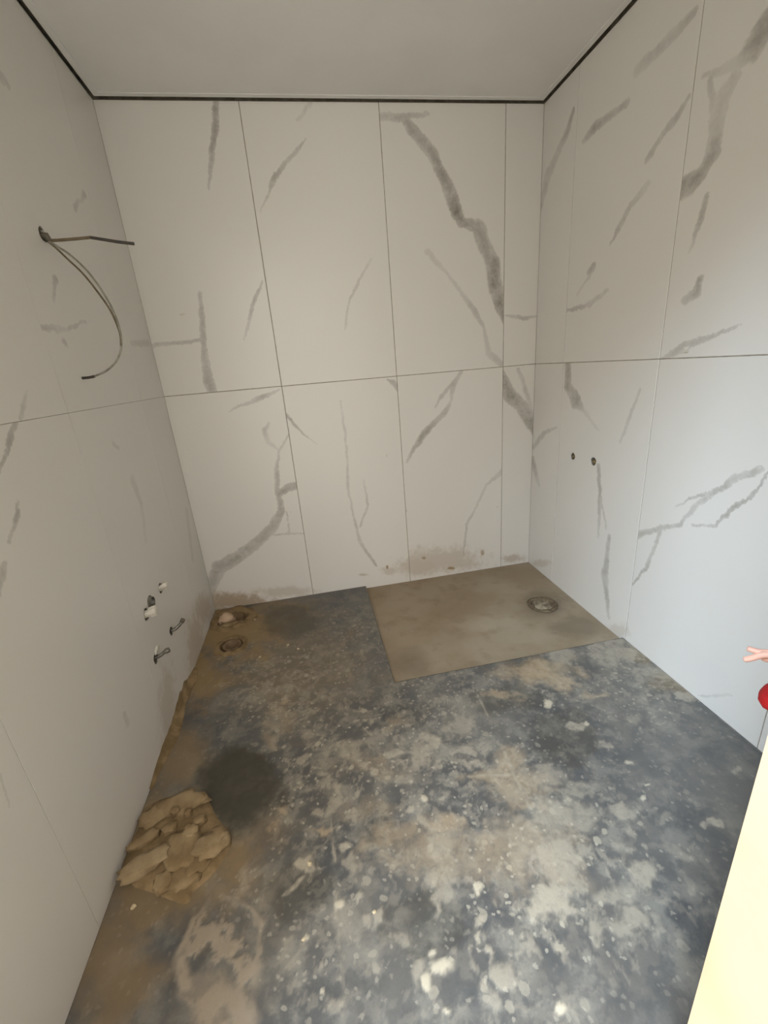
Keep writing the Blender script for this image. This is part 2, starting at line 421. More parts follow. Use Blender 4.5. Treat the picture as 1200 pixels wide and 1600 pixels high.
# wall with the doorway the camera stands in
bm = bmesh.new()
add_box(bm, (-SET, YO, -0.1), (DX0, YF, TOP + .05)); add_box(bm, (DX1, YO, -0.1), (W + SET, YF, TOP + .05)); add_box(bm, (DX0, YO, DZ), (DX1, YF, TOP + .05))
bmesh.ops.remove_doubles(bm, verts=bm.verts, dist=1e-5)
wall_front = struct('wall_front', bm, M['plaster'])

# ceiling: a board held a finger's width off the walls, dark cavity above, slim edge bead
GAP = 0.010
ceiling = struct('ceiling', box((GAP, YF, HC), (W - GAP, -GAP, HC + .012)), M['ceiling'])
struct('ceiling_backing', box((-D, YO, HC + .055), (W + D, D, HC + .11)), M['grout'], ceiling).name = 'cavity_backing'
bm = bmesh.new()
B0, B1 = 0.012, 0.034
add_box(bm, (B0, -B1, HC - .0025), (W - B0, -B0, HC)); add_box(bm, (B0, YF, HC - .0025), (B1, -B1, HC)); add_box(bm, (W - B1, YF, HC - .0025), (W - B0, -B1, HC))
struct('trim_1', bm, M['ceiling'])

# ------------------------------------------------------------------ floor
# pale splashes of dried plaster, traced: (px, py, rx, ry, strength, tint) tint 0 pale grey, 1 tan, 2 bright
def c5(l): return [(400 + x / 2.91, 1050 + y / 2.91, rx / 2.91, ry / 2.91, s, k) for x, y, rx, ry, s, k in l]
def c6(l): return [(750 + x / 2.58, 980 + y / 2.58, rx / 2.58, ry / 2.58, s, k) for x, y, rx, ry, s, k in l]
PATCH = c5([(930,230,70,45,.55,0),(795,295,50,40,.75,0),(735,370,50,62,.7,0),(640,355,34,14,.7,0),(420,375,55,45,.65,0),(945,425,64,22,.75,0),
 (965,360,44,14,.7,0),(650,230,45,38,.4,1),(700,490,46,30,.5,0),(300,470,30,18,.6,0),(345,580,22,32,.6,0),(325,705,44,13,.7,1),
 (410,778,24,22,.85,0),(440,862,44,24,.6,0),(232,890,27,20,.9,0),(440,1000,18,24,.85,0),(380,1055,20,20,1.,2),(310,1360,26,22,.65,0),
 (430,1160,75,55,.35,0),(660,1190,34,32,.55,0),(852,1340,42,38,.95,2),(790,1405,32,40,.95,2),(740,1345,38,48,.6,0),(806,1275,18,16,.85,2),
 (880,1540,18,16,.9,2),(1000,985,20,32,.9,2),(985,1150,26,18,.8,0),(990,1208,24,18,.8,0),(1050,1275,28,13,.8,0),(1110,1350,36,38,.7,0),
 (875,1000,36,52,.6,0),(805,925,30,40,.6,0),(850,700,90,46,.65,1),(650,750,130,60,.5,1),(770,578,16,14,.9,2),(720,635,20,13,.8,0),
 (800,800,230,110,.45,1),(1040,790,70,60,.5,1),(135,125,16,22,.7,1),(100,200,60,60,.4,1),(60,290,30,50,.4,1),(105,660,34,22,.65,1),(75,715,20,20,.5,1),
 (500,620,120,40,.3,1),(560,430,150,40,.3,1),(360,1540,40,40,.5,0),(1100,1520,50,50,.5,0),(230,370,26,14,.6,0),(240,290,26,24,.5,0),(560,380,60,20,.4,1),
 (530,1090,18,24,.7,0),(575,1085,14,26,.7,0),(300,1465,13,13,.8,2),(235,1215,12,12,.9,2),(830,1050,20,28,.6,0),(460,540,12,20,.7,0),(515,235,12,14,.7,0),(578,250,14,18,.7,0)]) \
 + c6([(330,745,120,55,.6,0),(300,900,110,90,.75,0),(330,960,90,60,.6,0),(280,1110,70,80,.9,0),(390,1160,70,32,.75,0),(560,1075,120,50,.6,0),(670,1015,44,40,.75,0),
 (620,1190,74,46,.7,0),(550,1245,70,36,.6,0),(790,890,70,26,.4,0),(560,740,42,26,.6,0),(250,180,120,46,.65,1),(330,235,44,28,.7,1),(340,110,60,28,.55,0),(560,95,80,46,.65,0),
 (445,275,44,15,.5,1),(500,470,34,16,.55,0),(690,175,70,30,.5,0),(840,280,44,22,.65,0),(100,1385,46,36,.6,0),(325,1535,24,26,1.,2),(60,1530,40,34,.55,0),(170,640,140,60,.55,1),
 (120,545,46,44,.55,1),(60,620,100,16,.55,1),(270,590,70,50,.5,0),(930,790,18,15,.8,0),(1025,585,20,16,.6,0),(720,1245,26,16,.6,0),(865,1040,14,22,.5,0),(390,400,26,16,.7,0),
 (430,640,46,30,.55,0),(620,370,40,22,.4,0),(90,270,70,16,.6,1),(270,305,14,14,.9,2),(430,390,12,10,.8,2),(600,545,18,7,.7,2),(675,632,12,6,.8,2),(660,690,10,10,.8,2),
 (180,900,190,110,.45,1),(250,800,130,60,.5,0),(430,900,40,30,.6,0),(410,680,50,18,.5,0),(760,780,30,22,.35,0)])
PATCH += [(345,1466,60,56,.0,0)]
# brown dust and sand, traced; near-left patches are plain brown tint
SAND_BROWN = [(360,990,62,44,1.),(310,1060,36,40,.9),(300,1040,22,60,.9),(395,985,60,28,.85),(330,1060,40,20,.6),(440,1060,70,40,.35),(285,1180,40,60,.55),(280,1310,110,95,.7),(330,1290,110,60,.35),
        (225,1400,60,60,.6),(180,1500,70,90,.55),(470,1020,90,70,.3),(430,960,60,26,.5),(1010,1020,26,16,.4),(845,1045,60,16,.5),(1060,1065,50,18,.35)]
DARK = [(374,1222,68,56,1.),(452,970,44,24,.6),(880,1150,50,40,.5),(470,1390,40,40,.5),(600,1290,30,40,.4),(660,1440,60,60,.45),(640,1115,40,16,.3),(790,1090,60,20,.5)]
LINES = [[(497,1085,2,.35),(515,1250,2,.4),(523,1340,5,.75),(525,1420,6,.7),(536,1530,4,.5),(542,1640,3,.4)],
         [(738,1070,2,.5),(775,1145,3,.6),(800,1205,5,.6),(830,1262,8,.6)],
         [(436,1408,4,.9),(462,1385,8,.9),(484,1362,5,.8)],[(733,1215,5,.55),(800,1208,5,.55),(850,1195,4,.45)],
         [(1190,1172,9,.55),(1100,1095,12,.6),(1000,1018,16,.6)]]
RING = [[(300,1436,9,.55),(330,1408,8,.35)],[(350,1402,7,.3),(386,1410,9,.5),(406,1446,10,.7),(402,1492,9,.6),(388,1530,14,.6)],[(304,1430,8,.6),(288,1462,14,.7),(284,1500,18,.75),(300,1535,24,.75)],
        [(385,1350,7,.45),(392,1380,13,.5),(378,1398,10,.4)]]

# --- stain masks are worked out per floor vertex (fine grid) and read by the floor material
_rng = np.random.RandomState(5)
_LAT = _rng.rand(257, 257)
def vn(x, y):
    xi = np.floor(x).astype(int); yi = np.floor(y).astype(int); fx = x - xi; fy = y - yi
    fx = fx * fx * (3 - 2 * fx); fy = fy * fy * (3 - 2 * fy); xi %= 256; yi %= 256
    return (_LAT[xi, yi] * (1 - fx) + _LAT[xi + 1, yi] * fx) * (1 - fy) + (_LAT[xi, yi + 1] * (1 - fx) + _LAT[xi + 1, yi + 1] * fx) * fy
def fbm(x, y, scale, octs=4, rough=.55, off=0.0):
    a = 1.0; tot = 0.0; r = 0.0
    for k in range(octs):
        r = r + a * vn(x * scale * 2 ** k + off + 17.3 * k + 50, y * scale * 2 ** k + off * 1.7 + 9.1 * k + 50); tot += a; a *= rough
    return r / tot
def sstep(v, lo, hi):
    q = np.clip((v - lo) / (hi - lo), 0, 1); return q * q * (3 - 2 * q)
DENS = [(560,1180,170,110,.9),(860,1350,190,130,.9),(700,1230,200,120,.7),(520,1330,120,200,.6),(760,1500,160,120,.6),(1000,1060,120,60,.6),(450,1080,110,70,.7),(980,1430,110,90,.6),(700,1080,120,40,.6),(880,1080,140,50,.5),(560,1000,60,60,.4),(1050,1250,60,100,.2)]
def floor_masks(X, Y):
    wx = (fbm(X, Y, 14, 5, .6, 3.0) - .5); wy = (fbm(X, Y, 14, 5, .6, 31.0) - .5)
    def blobs(lst, soft, warp, namp, nscale):
        xw = X + wx * warp; yw = Y + wy * warp
        nz = (fbm(X, Y, nscale, 4, .65, 77.0) - .5) * namp
        out = np.zeros_like(X)
        for (x, y, rx, ry, st) in lst:
            c = hitF(x, y); eu = (hitF(x + rx, y) - hitF(x - rx, y)) / 2; ev = (hitF(x, y + ry) - hitF(x, y - ry)) / 2
            det = eu.x * ev.y - eu.y * ev.x
            dx = xw - c.x; dy = yw - c.y
            u = (dx * ev.y - dy * ev.x) / det; v = (-dx * eu.y + dy * eu.x) / det
            out = np.maximum(out, st * (1 - sstep(np.sqrt(u * u + v * v) + nz, 1 - soft, 1 + soft)))
        return out
    def strokes(lst, soft, warp):
        xw = X + wx * warp; yw = Y + wy * warp; out = np.zeros_like(X)
        for vein in lst:
            for (x0, y0, w0, s0), (x1, y1, w1, s1) in zip(vein, vein[1:]):
                A = hitF(x0, y0); B = hitF(x1, y1)
                k0 = (hitF(x0 + w0 / 2, y0) - hitF(x0 - w0 / 2, y0)).length / 2; k1 = (hitF(x1 + w1 / 2, y1) - hitF(x1 - w1 / 2, y1)).length / 2
                abx, aby = B.x - A.x, B.y - A.y
                h_ = np.clip(((xw - A.x) * abx + (yw - A.y) * aby) / (abx * abx + aby * aby), 0, 1)
                d_ = np.hypot(xw - A.x - h_ * abx, yw - A.y - h_ * aby)
                out = np.maximum(out, (s0 + (s1 - s0) * h_) * (1 - sstep(d_ / np.maximum(k0 + (k1 - k0) * h_, .004), 1 - soft, 1 + soft)))
        return out
    kind = lambda k: [p[:5] for p in PATCH if p[5] == k]
    pale = blobs(kind(0), .45, .085, 2.4, 26); tan = blobs(kind(1), .6, .08, 2.2, 20); bright = blobs(kind(2), .4, .03, 1.3, 45)
    sand = blobs(SAND_BROWN, .6, .05, 1.5, 12); dark = blobs(DARK, .30, .10, 1.0, 9)
    dens = blobs(DENS, .8, .12, 1.0, 6)
    mott = sstep(fbm(X + wx * .05, Y + wy * .05, 20, 5, .6, 41.0), .54, .62) * .28 + sstep(fbm(X + wx * .06, Y + wy * .06, 46, 4, .6, 11.0), .57, .63) * .5
    pale = np.maximum(pale, np.clip(mott * dens, 0, .7) * (1 - .9 * dark))
    pale = np.maximum(pale, strokes(LINES, .6, .02) * sstep(fbm(X, Y, 18, 4, .6, 61.0), .42, .6))
    ring = strokes(RING, .6, .06) * (.6 + .45 * sstep(fbm(X, Y, 26, 5, .65, 5.0), .36, .56))
    nb = fbm(X + wx * .05, Y + wy * .05, 24, 5, .62, 23.0)
    ring = np.maximum(ring, blobs([(345,1484,64,78,.7)], .25, .04, .4, 10) * sstep(nb, .50, .60))
    ring = np.maximum(ring, blobs([(345,1590,46,58,.75),(318,1545,34,30,.7)], .4, .06, 1.2, 16) * (.55 + .45 * sstep(nb, .35, .5)))
    return pale, tan, bright, ring, sand, dark, dens
def floor_material():
    m, t, b, P = material('worn_dark_floor')
    def attr(nm):
        n = t.n.new('ShaderNodeAttribute'); n.attribute_name = nm
        sp_ = t.n.new('ShaderNodeSeparateColor'); t.l.new(n.outputs['Color'], sp_.inputs[0]); return sp_.outputs
    pale, tan, bright = attr('splash')[:3]; ring, sand, dark = attr('soil')[:3]; dens = attr('speckle')[0]
    wob = t.vmath('SUBTRACT', t.noise(P, 22, 4, .65, color=True), (.5, .5, .5))
    Pd = t.vmath('ADD', P, t.vmath('SCALE', wob, scale=0.03))
    n1 = t.noise(P, 3.2, 5, .6); n2 = t.noise(P, 11, 6, .65); n3 = t.noise(P, 34, 5, .7); n4 = t.noise(P, 130, 3, .7)
    base = t.mix(t.ramp(n1, .35, .65), srgb(82, 82, 82), srgb(104, 101, 96))
    base = t.mix(t.ramp(n2, .42, .72, 0, .6), base, srgb(134, 130, 120))
    base = t.mix(sand, base, srgb(144, 120, 82))
    base = t.mix(dark, base, srgb(70, 66, 57))
    vo = t.n.new('ShaderNodeTexVoronoi'); t.put(vo.inputs['Vector'], Pd); vo.inputs['Scale'].default_value = 27
    vr = t.n.new('ShaderNodeSeparateColor'); t.l.new(vo.outputs['Color'], vr.inputs[0])
    size = t.ramp(vr.outputs[0], .5, 1.0, .05, .36, smooth=False)
    sp = t.math('MULTIPLY', t.ramp(t.math('SUBTRACT', vo.outputs['Distance'], size), -.08, .03, 1, 0), t.ramp(vr.outputs[0], .50, .53))
    sp = t.math('MULTIPLY', sp, t.math('MULTIPLY_ADD', dens, .75, .08))
    sp = t.math('MULTIPLY', sp, t.math('SUBTRACT', 1.0, dark))
    base = t.mix(sp, base, srgb(176, 167, 148))
    v2 = t.n.new('ShaderNodeTexVoronoi'); t.put(v2.inputs['Vector'], Pd); v2.inputs['Scale'].default_value = 60
    r2 = t.n.new('ShaderNodeSeparateColor'); t.l.new(v2.outputs['Color'], r2.inputs[0])
    s2 = t.math('MULTIPLY', t.ramp(v2.outputs['Distance'], .22, .36, 1, 0), t.ramp(r2.outputs[1], .70, .74))
    s2 = t.math('MULTIPLY', s2, t.math('MULTIPLY', t.math('MULTIPLY_ADD', dens, .6, .1), t.math('SUBTRACT', 1.0, dark)))
    base = t.mix(s2, base, srgb(190, 182, 164))
    film = t.math('MULTIPLY', t.ramp(n2, .50, .60), t.math('MULTIPLY_ADD', dens, .4, .06))
    film = t.math('MULTIPLY', film, t.math('SUBTRACT', 1.0, dark))
    base = t.mix(film, base, srgb(150, 144, 131))
    brk = t.ramp(n3, .3, .55, .55, 1.05)
    base = t.mix(t.math('MULTIPLY', tan, brk, clamp=True), base, srgb(176, 156, 128))
    base = t.mix(t.math('MULTIPLY', pale, brk, clamp=True), base, t.mix(n4, srgb(166, 156, 138), srgb(178, 168, 150)))
    base = t.mix(ring, base, srgb(166, 152, 133))
    base = t.mix(bright, base, srgb(196, 185, 163))
    t.put(b.inputs['Base Color'], base)
    t.put(b.inputs['Roughness'], t.ramp(n2, .35, .7, .36, .7))
    bump(t, b, t.math('ADD', n3, t.math('MULTIPLY', t.math('ADD', ring, pale), .5)), .3, .004)
    return m
def screed_material():
    m, t, b, P = material('tan_screed')
    n1 = t.noise(P, 2.6, 4, .55); n2 = t.noise(P, 9, 5, .6); n3 = t.noise(P, 60, 3)
    base = t.mix(t.ramp(n1, .35, .65), srgb(146, 129, 105), srgb(160, 146, 125))
    base = t.mix(t.ramp(n2, .5, .75, 0, .5), base, srgb(124, 108, 86))
    dn = t.math('MULTIPLY', t.math('SUBTRACT', n2, .5), 2.0)
    for (x, y, rx, ry, s) in ((850,940,34,20,.55),(905,975,40,16,.5),(640,1030,30,20,.4)):
        base = t.mix(blob(t, P, 'F', x, y, rx, ry, s, .5, dn), base, srgb(100, 88, 70))
    for (x, y, rx, ry, s) in ((760,970,60,12,.4),):
        base = t.mix(blob(t, P, 'F', x, y, rx, ry, s, .5, dn), base, srgb(176, 164, 144))
    t.put(b.inputs['Base Color'], base); b.inputs['Roughness'].default_value = .8
    bump(t, b, n3, .15, .002)
    return m
REC = 0.016                           # the shower screed lies this much lower than the floor
P1 = hitF(363, 967); P2 = hitF(362, 1008)
HOLES = ((P1, .085), (P2, .060))      # two pipe holes in the corner
def floor_mesh():
    st = .0045
    xs = np.concatenate([np.linspace(0, TX, round(TX / st) + 1), np.linspace(TX, W, round((W - TX) / st) + 1)[1:]])
    ys = np.concatenate([np.linspace(YO, -TY, round((-TY - YO) / st) + 1), np.linspace(-TY, 0, round(TY / st) + 1)[1:]])
    nx, ny = len(xs), len(ys)
    X, Y = np.meshgrid(xs, ys, indexing='ij')
    pale, tan, bright, ring, sand, dark, dens = floor_masks(X, Y)
    Z = .0016 * pale + .0025 * ring + .002 * bright + .0025 * (fbm(X, Y, 4, 4, .5, 9.0) - .5)
    edge = np.minimum(np.minimum(X, W - X), -Y); Z *= sstep(edge, 0, .02)
    xc = (xs[1:] + xs[:-1]) / 2; yc = (ys[1:] + ys[:-1]) / 2
    XC, YC = np.meshgrid(xc, yc, indexing='ij')
    keep = ~((XC > TX) & (YC > -TY))
    for p, r_ in HOLES: keep &= np.hypot(XC - p.x, YC - p.y) > r_ * (1 + .06 * np.sin(3 * np.arctan2(YC - p.y, XC - p.x)))
    I, J = np.nonzero(keep)
    idx = lambda a, b_: a * ny + b_
    F = np.stack([idx(I, J), idx(I + 1, J), idx(I + 1, J + 1), idx(I, J + 1)], 1)
    V = np.stack([X.ravel(), Y.ravel(), Z.ravel()], 1)
    # side faces down the edges of the slab and of the holes
    E_ = np.concatenate([F[:, [k, (k + 1) % 4]] for k in range(4)]); key = np.sort(E_, 1)
    code = key[:, 0].astype(np.int64) * 10000000 + key[:, 1]
    u_, inv, cnt = np.unique(code, return_inverse=True, return_counts=True)
    be = E_[cnt[inv] == 1]
    bv = np.unique(be); low = V[bv].copy(); low[:, 2] = -.12
    mp = np.zeros(len(V), int); mp[bv] = np.arange(len(bv)) + len(V)
    side = np.stack([be[:, 1], be[:, 0], mp[be[:, 0]], mp[be[:, 1]]], 1)
    C1 = np.stack([pale, tan, bright, np.ones_like(X)], -1).reshape(-1, 4); C2 = np.stack([ring, sand, dark, np.ones_like(X)], -1).reshape(-1, 4); C3 = np.stack([dens, dens, dens, np.ones_like(X)], -1).reshape(-1, 4)
    V = np.concatenate([V, low]); F = np.concatenate([F, side]); z = np.zeros((len(low), 4))
    used = np.unique(F); re = np.zeros(len(V), int); re[used] = np.arange(len(used))
    V = V[used]; F = re[F]
    C1 = np.concatenate([C1, z])[used]; C2 = np.concatenate([C2, z])[used]; C3 = np.concatenate([C3, z])[used]
    me = bpy.data.meshes.new('floor')
    me.vertices.add(len(V)); me.vertices.foreach_set('co', V.astype(np.float32).ravel())
    me.loops.add(F.size); me.loops.foreach_set('vertex_index', F.astype(np.int32).ravel())
    me.polygons.add(len(F)); me.polygons.foreach_set('loop_start', np.arange(0, F.size, 4, dtype=np.int32))
    me.update(calc_edges=True); me.validate()
    for nm, c in (('splash', C1), ('soil', C2), ('speckle', C3)):
        a_ = me.color_attributes.new(nm, 'FLOAT_COLOR', 'POINT'); a_.data.foreach_set('color', c.astype(np.float32).ravel())
    return me
floor = struct('floor', floor_mesh(), floor_material())
bm = box((TX - .001, -TY - .001, -.12), (W + .001, .001, -REC))
shower = struct('shower_screed', bm, screed_material(), floor)
shower['label'] = 'tan screed slab set slightly below the dark floor'
struct('wall_light_blocker', box((1.35, -6.5, -.12), (1.5, YO, 3.2)), M['light_blocker'])  # unseen wall, added to keep light off the left wall
struct('floor_hall', box((-3.0, -6.5, -.12), (4.5, YO, 0.0)), M['hall'])

# ------------------------------------------------------------------ pipe holes in the floor by the corner
def disc_cut(c, r, axis, depth, n=24, wob=0.0):
    a = Vector(axis).normalized()
    return lathe([(r, 0), (r, depth)], Vector(c) - a * depth / 2, axis, n, wob)

def drain(P, r_hole, label, with_plug):
    e = empty('waste_pipe', (P.x, P.y, 0), label, 'pipe', 'open waste pipes in the floor corner')
    L = lambda nm, bm, mt, sm=True: link(nm, bm, mt, e, sm)
    r = r_hole * .66
    L('pipe_wall', lathe([(r - .005, -.34), (r, -.34), (r, -.012), (r + .006, -.010), (r + .006, .004), (r - .004, .004), (r - .005, -.34)], (0, 0, 0), (0, 0, 1)), M['pipe'])
    L('pit_bottom', lathe([(r, -.35), (r, -.338)], (0, 0, 0), (0, 0, 1)), M['pipe'], False)
    bm = bmesh.new(); n = 40; prof = [(.84, -.06), (.90, -.01), (.98, .004), (1.08, .008), (1.22, .006), (1.4, .002), (1.55, -.003)]
    rings = []
    for (q, hh) in prof:
        ring = []
        for k in range(n):
            a = 2 * math.pi * k / n
            w_ = 1 + .34 * vnoise(math.cos(a) + P.x * 7, math.sin(a) + P.y * 5, q, 2.1)
            rr = r_hole * (q * (w_ if q > 1 else 1 + .05 * vnoise(math.cos(a) * 2, math.sin(a) * 2, P.y * 9)))
            x = rr * math.cos(a); y = rr * math.sin(a)
            x = max(x, -P.x + .001); y = min(y, -P.y - .001)
            ring.append(bm.verts.new((x, y, hh * (1 + 1.3 * vnoise(math.cos(a) * 3 + q * 4, math.sin(a) * 3, 3 + P.y, 1.0)) + .003 * vnoise(a * 3, q * 9, P.y))))
        rings.append(ring)
    for p, q in zip(rings, rings[1:]):
        for k in range(n): bm.faces.new((p[k], p[(k + 1) % n], q[(k + 1) % n], q[k]))
    L('mortar_collar', bm, M['sand'])
    if with_plug:
        L('plug', lump((-.038, .02, -.04), .046, .046, .05, rough=.25, seed=3.1), M['pink_plug'])
        L('mortar_bridge', lump((.0, -.052, -.02), .07, .022, .024, rot=.2, rough=.3, seed=1.3), M['mortar'])
drain(P1, .085, 'open waste pipe in the corner with a pinkish plug and sandy collar', True)
drain(P2, .060, 'open waste pipe without a plug, with sandy collar, in front of the plugged one', False)

# sandy mortar fillet along the foot of the left wall
def fillet():
    bm = bmesh.new(); N = 60; rows = []
    for k in range(N + 1):
        y = -.52 - .62 * k / N
        s = max(0, math.sin(math.pi * min(1, (k + 1.5) / (N + 3)))) ** .6
        wdt = (.012 + .04 * max(0, vnoise(0, y, 1, 6) + .45) + (.02 if y > -.55 else 0)) * s + .002; hgt = (.022 + .03 * max(0, vnoise(4, y, 1, 5) + .3)) * s + .001
        row = []
        for j in range(7):
            u = j / 6
            row.append(bm.verts.new((.0006 + wdt * u * (1 + .25 * vnoise(u * 3, y, 7, 16)), y, .0003 + hgt * (1 - u) ** 1.6 * (1 + .35 * vnoise(u * 2, y, 3, 22)))))
        row.append(bm.verts.new((.0006, y, -.001))); rows.append(row)
    for a, b_ in zip(rows, rows[1:]):
        for j in range(7): bm.faces.new((a[j], a[j + 1], b_[j + 1], b_[j]))
    return bm
tag(link('mortar_fillet', fillet(), M['sand'], smooth=True), 'low sandy mortar ridge along the foot of the wall with plumbing stubs', 'mortar')

# ------------------------------------------------------------------ drain rosette in the shower screed
P3 = hitF(848, 941); M['smear'] = simple('drain_smear', srgb(118, 102, 80), .85, srgb(90, 76, 58), 40, bmp=.5)
e = empty('shower_drain', (P3.x, P3.y, -REC), 'mortar-smeared round drain in the tan shower screed', 'drain')
link('drain_rim', lathe([(.072, 0), (.078, .004), (.066, .007), (.058, .003), (.055, -.0)], (0, 0, 0), (0, 0, 1), 36, .05), simple('smeared_rim', srgb(120, 106, 84), .85, srgb(92, 78, 60), 30, bmp=.7), e, True)
link('drain_cover', lathe([(.055, .0), (.05, .004), (.0001, .005)], (0, 0, 0), (0, 0, 1), 30, .05), simple('smeared_cover', srgb(160, 148, 126), .8, srgb(106, 92, 72), 34, bmp=.7), e, True)
for k in range(9):
    a = k * .7 + .3
    link('mortar_crumb', lump((.062 * math.cos(a) * (1 + .2 * math.sin(k * 3)), .062 * math.sin(a), .002), .022, .011, .004, rot=a + 1.2, seed=k, sub=2), M['smear'], e, True)

# ------------------------------------------------------------------ plumbing in the left wall
def wall_stub(px, py, side, r, kind, label, group, cat='pipe stub'):
    p = HIT[side](px, py); nx = 1.0 if side == 'L' else -1.0
    # hole through the tile(s) and into the wall
    for key, tl in tiles.items():
        if key[0] != side: continue
        ys = [v.co.y for v in tl.data.vertices]; zs = [v.co.z for v in tl.data.vertices]
        if min(ys) - r < p.y < max(ys) + r and min(zs) - r < p.z < max(zs) + r: cut(tl, [disc_cut(p, r, (1, 0, 0), .06, 22, .05)])
    cut(wall_left if side == 'L' else wall_right, [disc_cut(p, r, (1, 0, 0), .17, 22, .05)])
    e = empty(kind[0], p, label, cat, group)
    ax = Vector((nx, 0, 0))
    link('sleeve', lathe([(r * .99, -.083), (r * .99, -.004), (r * .80, -.004), (r * .80, -.083)], (0, 0, 0), ax, 22), M['grey_sleeve'], e, True)
    link('back_plug', lathe([(r * .98, -.0845), (r * .98, -.080)], (0, 0, 0), ax, 22), M['grey_sleeve'], e)
    return e, p, ax, r
G1 = 'plumbing outlets in the wall beside the waste pipes'
e, p, ax, r = wall_stub(251, 919, 'L', .022, ('water_outlet',), 'upper water outlet with pale plug, next to the room corner', G1, 'pipe')
link('plug', lathe([(.013, -.04), (.013, .012), (.017, .012), (.017, .026), (.010, .030), (.0001, .030)], (0, 0, .002), (1, .25, .25), 6), M['white_plastic'], e)
e, p, ax, r = wall_stub(235, 941, 'L', .027, ('drain_outlet',), 'dark open basin drain hole between the two pale plugs', G1, 'pipe')
link('drain_pipe', lathe([(.021, -.04), (.021, .010), (.0185, .010), (.0185, -.038)], (0, 0, 0), ax, 22), M['steel'], e, True)
e, p, ax, r = wall_stub(229, 960, 'L', .024, ('water_outlet',), 'upper water outlet with larger white plug, far from the corner', G1, 'pipe')
link('plug', lathe([(.014, -.04), (.014, .014), (.020, .014), (.020, .034), (.012, .038), (.0001, .038)], (0, 0, .002), (1, .2, .2), 8), M['white_plastic'], e)
e, p, ax, r = wall_stub(268, 986, 'L', .020, ('fixing_hole',), 'lower fixing hole with short bent rod, nearer the room corner', G1, 'pipe')
link('rod', tube(smooth_path([(-.035, 0, 0), (.008, .003, .002), (.028, .014, .012), (.042, .020, .024)]), .0065), M['steel'], e, True)
link('rod_tip', tube([Vector((.041, .0195, .023)), Vector((.049, .023, .034))], .009), M['grey_sleeve'], e, True)
e, p, ax, r = wall_stub(244, 1029, 'L', .022, ('fixing_hole',), 'lower fixing hole with pale smeared rod, further from the corner', G1, 'pipe')
link('rod', tube(smooth_path([(-.035, 0, 0), (.008, .003, .005), (.03, .008, .016), (.048, .010, .022)]), [.007] * 18 + [.010] * 7), M['steel'], e, True)
link('plaster_smear', lump((.001, .028, .014), .004, .028, .014, seed=5, rough=.3), M['white_plastic'], e, True)

# shower mixer connections in the right wall
G2 = 'shower mixer connections above the screed'
for (x, y, r, lab) in ((895, 713, .018, 'round shower mixer connection nearest the room corner'), (927, 721, .020, 'shower mixer connection above the long thin grey vein')):
    e, p, ax, r = wall_stub(x, y, 'R', r, ('mixer_connection',), lab, G2, 'pipe')
    link('fitting', lathe([(.012, -.04), (.012, -.006), (.0085, -.006), (.0085, -.03), (.0001, -.03)], (0, 0, -.002), ax, 18), M['brass'], e, True)

# ------------------------------------------------------------------ cables coming out of the left wall
p0 = hitL(67, 366)
for tl in (tiles['L', 1, 1],): cut(tl, [disc_cut(p0, .020, (1, 0, 0), .06, 22, .06)])
cut(wall_left, [disc_cut(p0, .020, (1, 0, 0), .17, 22, .06)])
e = empty('electric_cable', p0, 'loose cables hanging from a hole in the upper wall', 'cable')
def cpt(x, y, yy): return on(x, y, 1, yy) - p0
Y0 = p0.y
link('hole_back', lathe([(.0195, -.0845), (.0195, -.080)], (0, 0, 0), (1, 0, 0), 20), M['grey_sleeve'], e)
link('conduit', tube([Vector((-.035, .0, -.004)), Vector((.010, .001, -.006)), cpt(76, 376, Y0 - .0)], .010, 14), M['grey_sleeve'], e, True)
s0 = cpt(76, 376, Y0)
pa = [s0, cpt(95, 375, Y0), cpt(120, 373, Y0), cpt(141, 371, Y0)]
pb = [cpt(141, 371, Y0), cpt(160, 374, Y0 + .01), cpt(185, 378, Y0 + .02), cpt(210, 381, Y0 + .03)]
link('cable_sheath', tube(smooth_path(pa), .0040), M['cable_brown'], e, True)
link('cable_end', tube(smooth_path(pb), .0042), M['cable_dark'], e, True)
path = [(76, 377), (90, 385), (112, 400), (137, 424), (160, 455), (178, 488), (188, 520), (189, 545), (181, 565), (165, 580), (147, 588)]
yy = [Y0 - .002 * k for k in range(len(path))]
link('looped_wire', tube(smooth_path([cpt(x, y, v) for (x, y), v in zip(path, yy)]), .0030), M['cable_grey'], e, True)
path2 = [(76, 378), (88, 388), (106, 405), (130, 428), (154, 458), (174, 488), (187, 520), (189, 540)]
link('looped_wire', tube(smooth_path([cpt(x, y, v + .001 * (6 - j)) for j, ((x, y), v) in enumerate(zip(path2, yy))]), .0028), M['cable_brown'], e, True)
link('wire_end', tube(smooth_path([cpt(x, y, yy[-1]) for (x, y) in ((148, 588), (138, 590), (125, 591))]), .0042), M['cable_dark'], e, True)

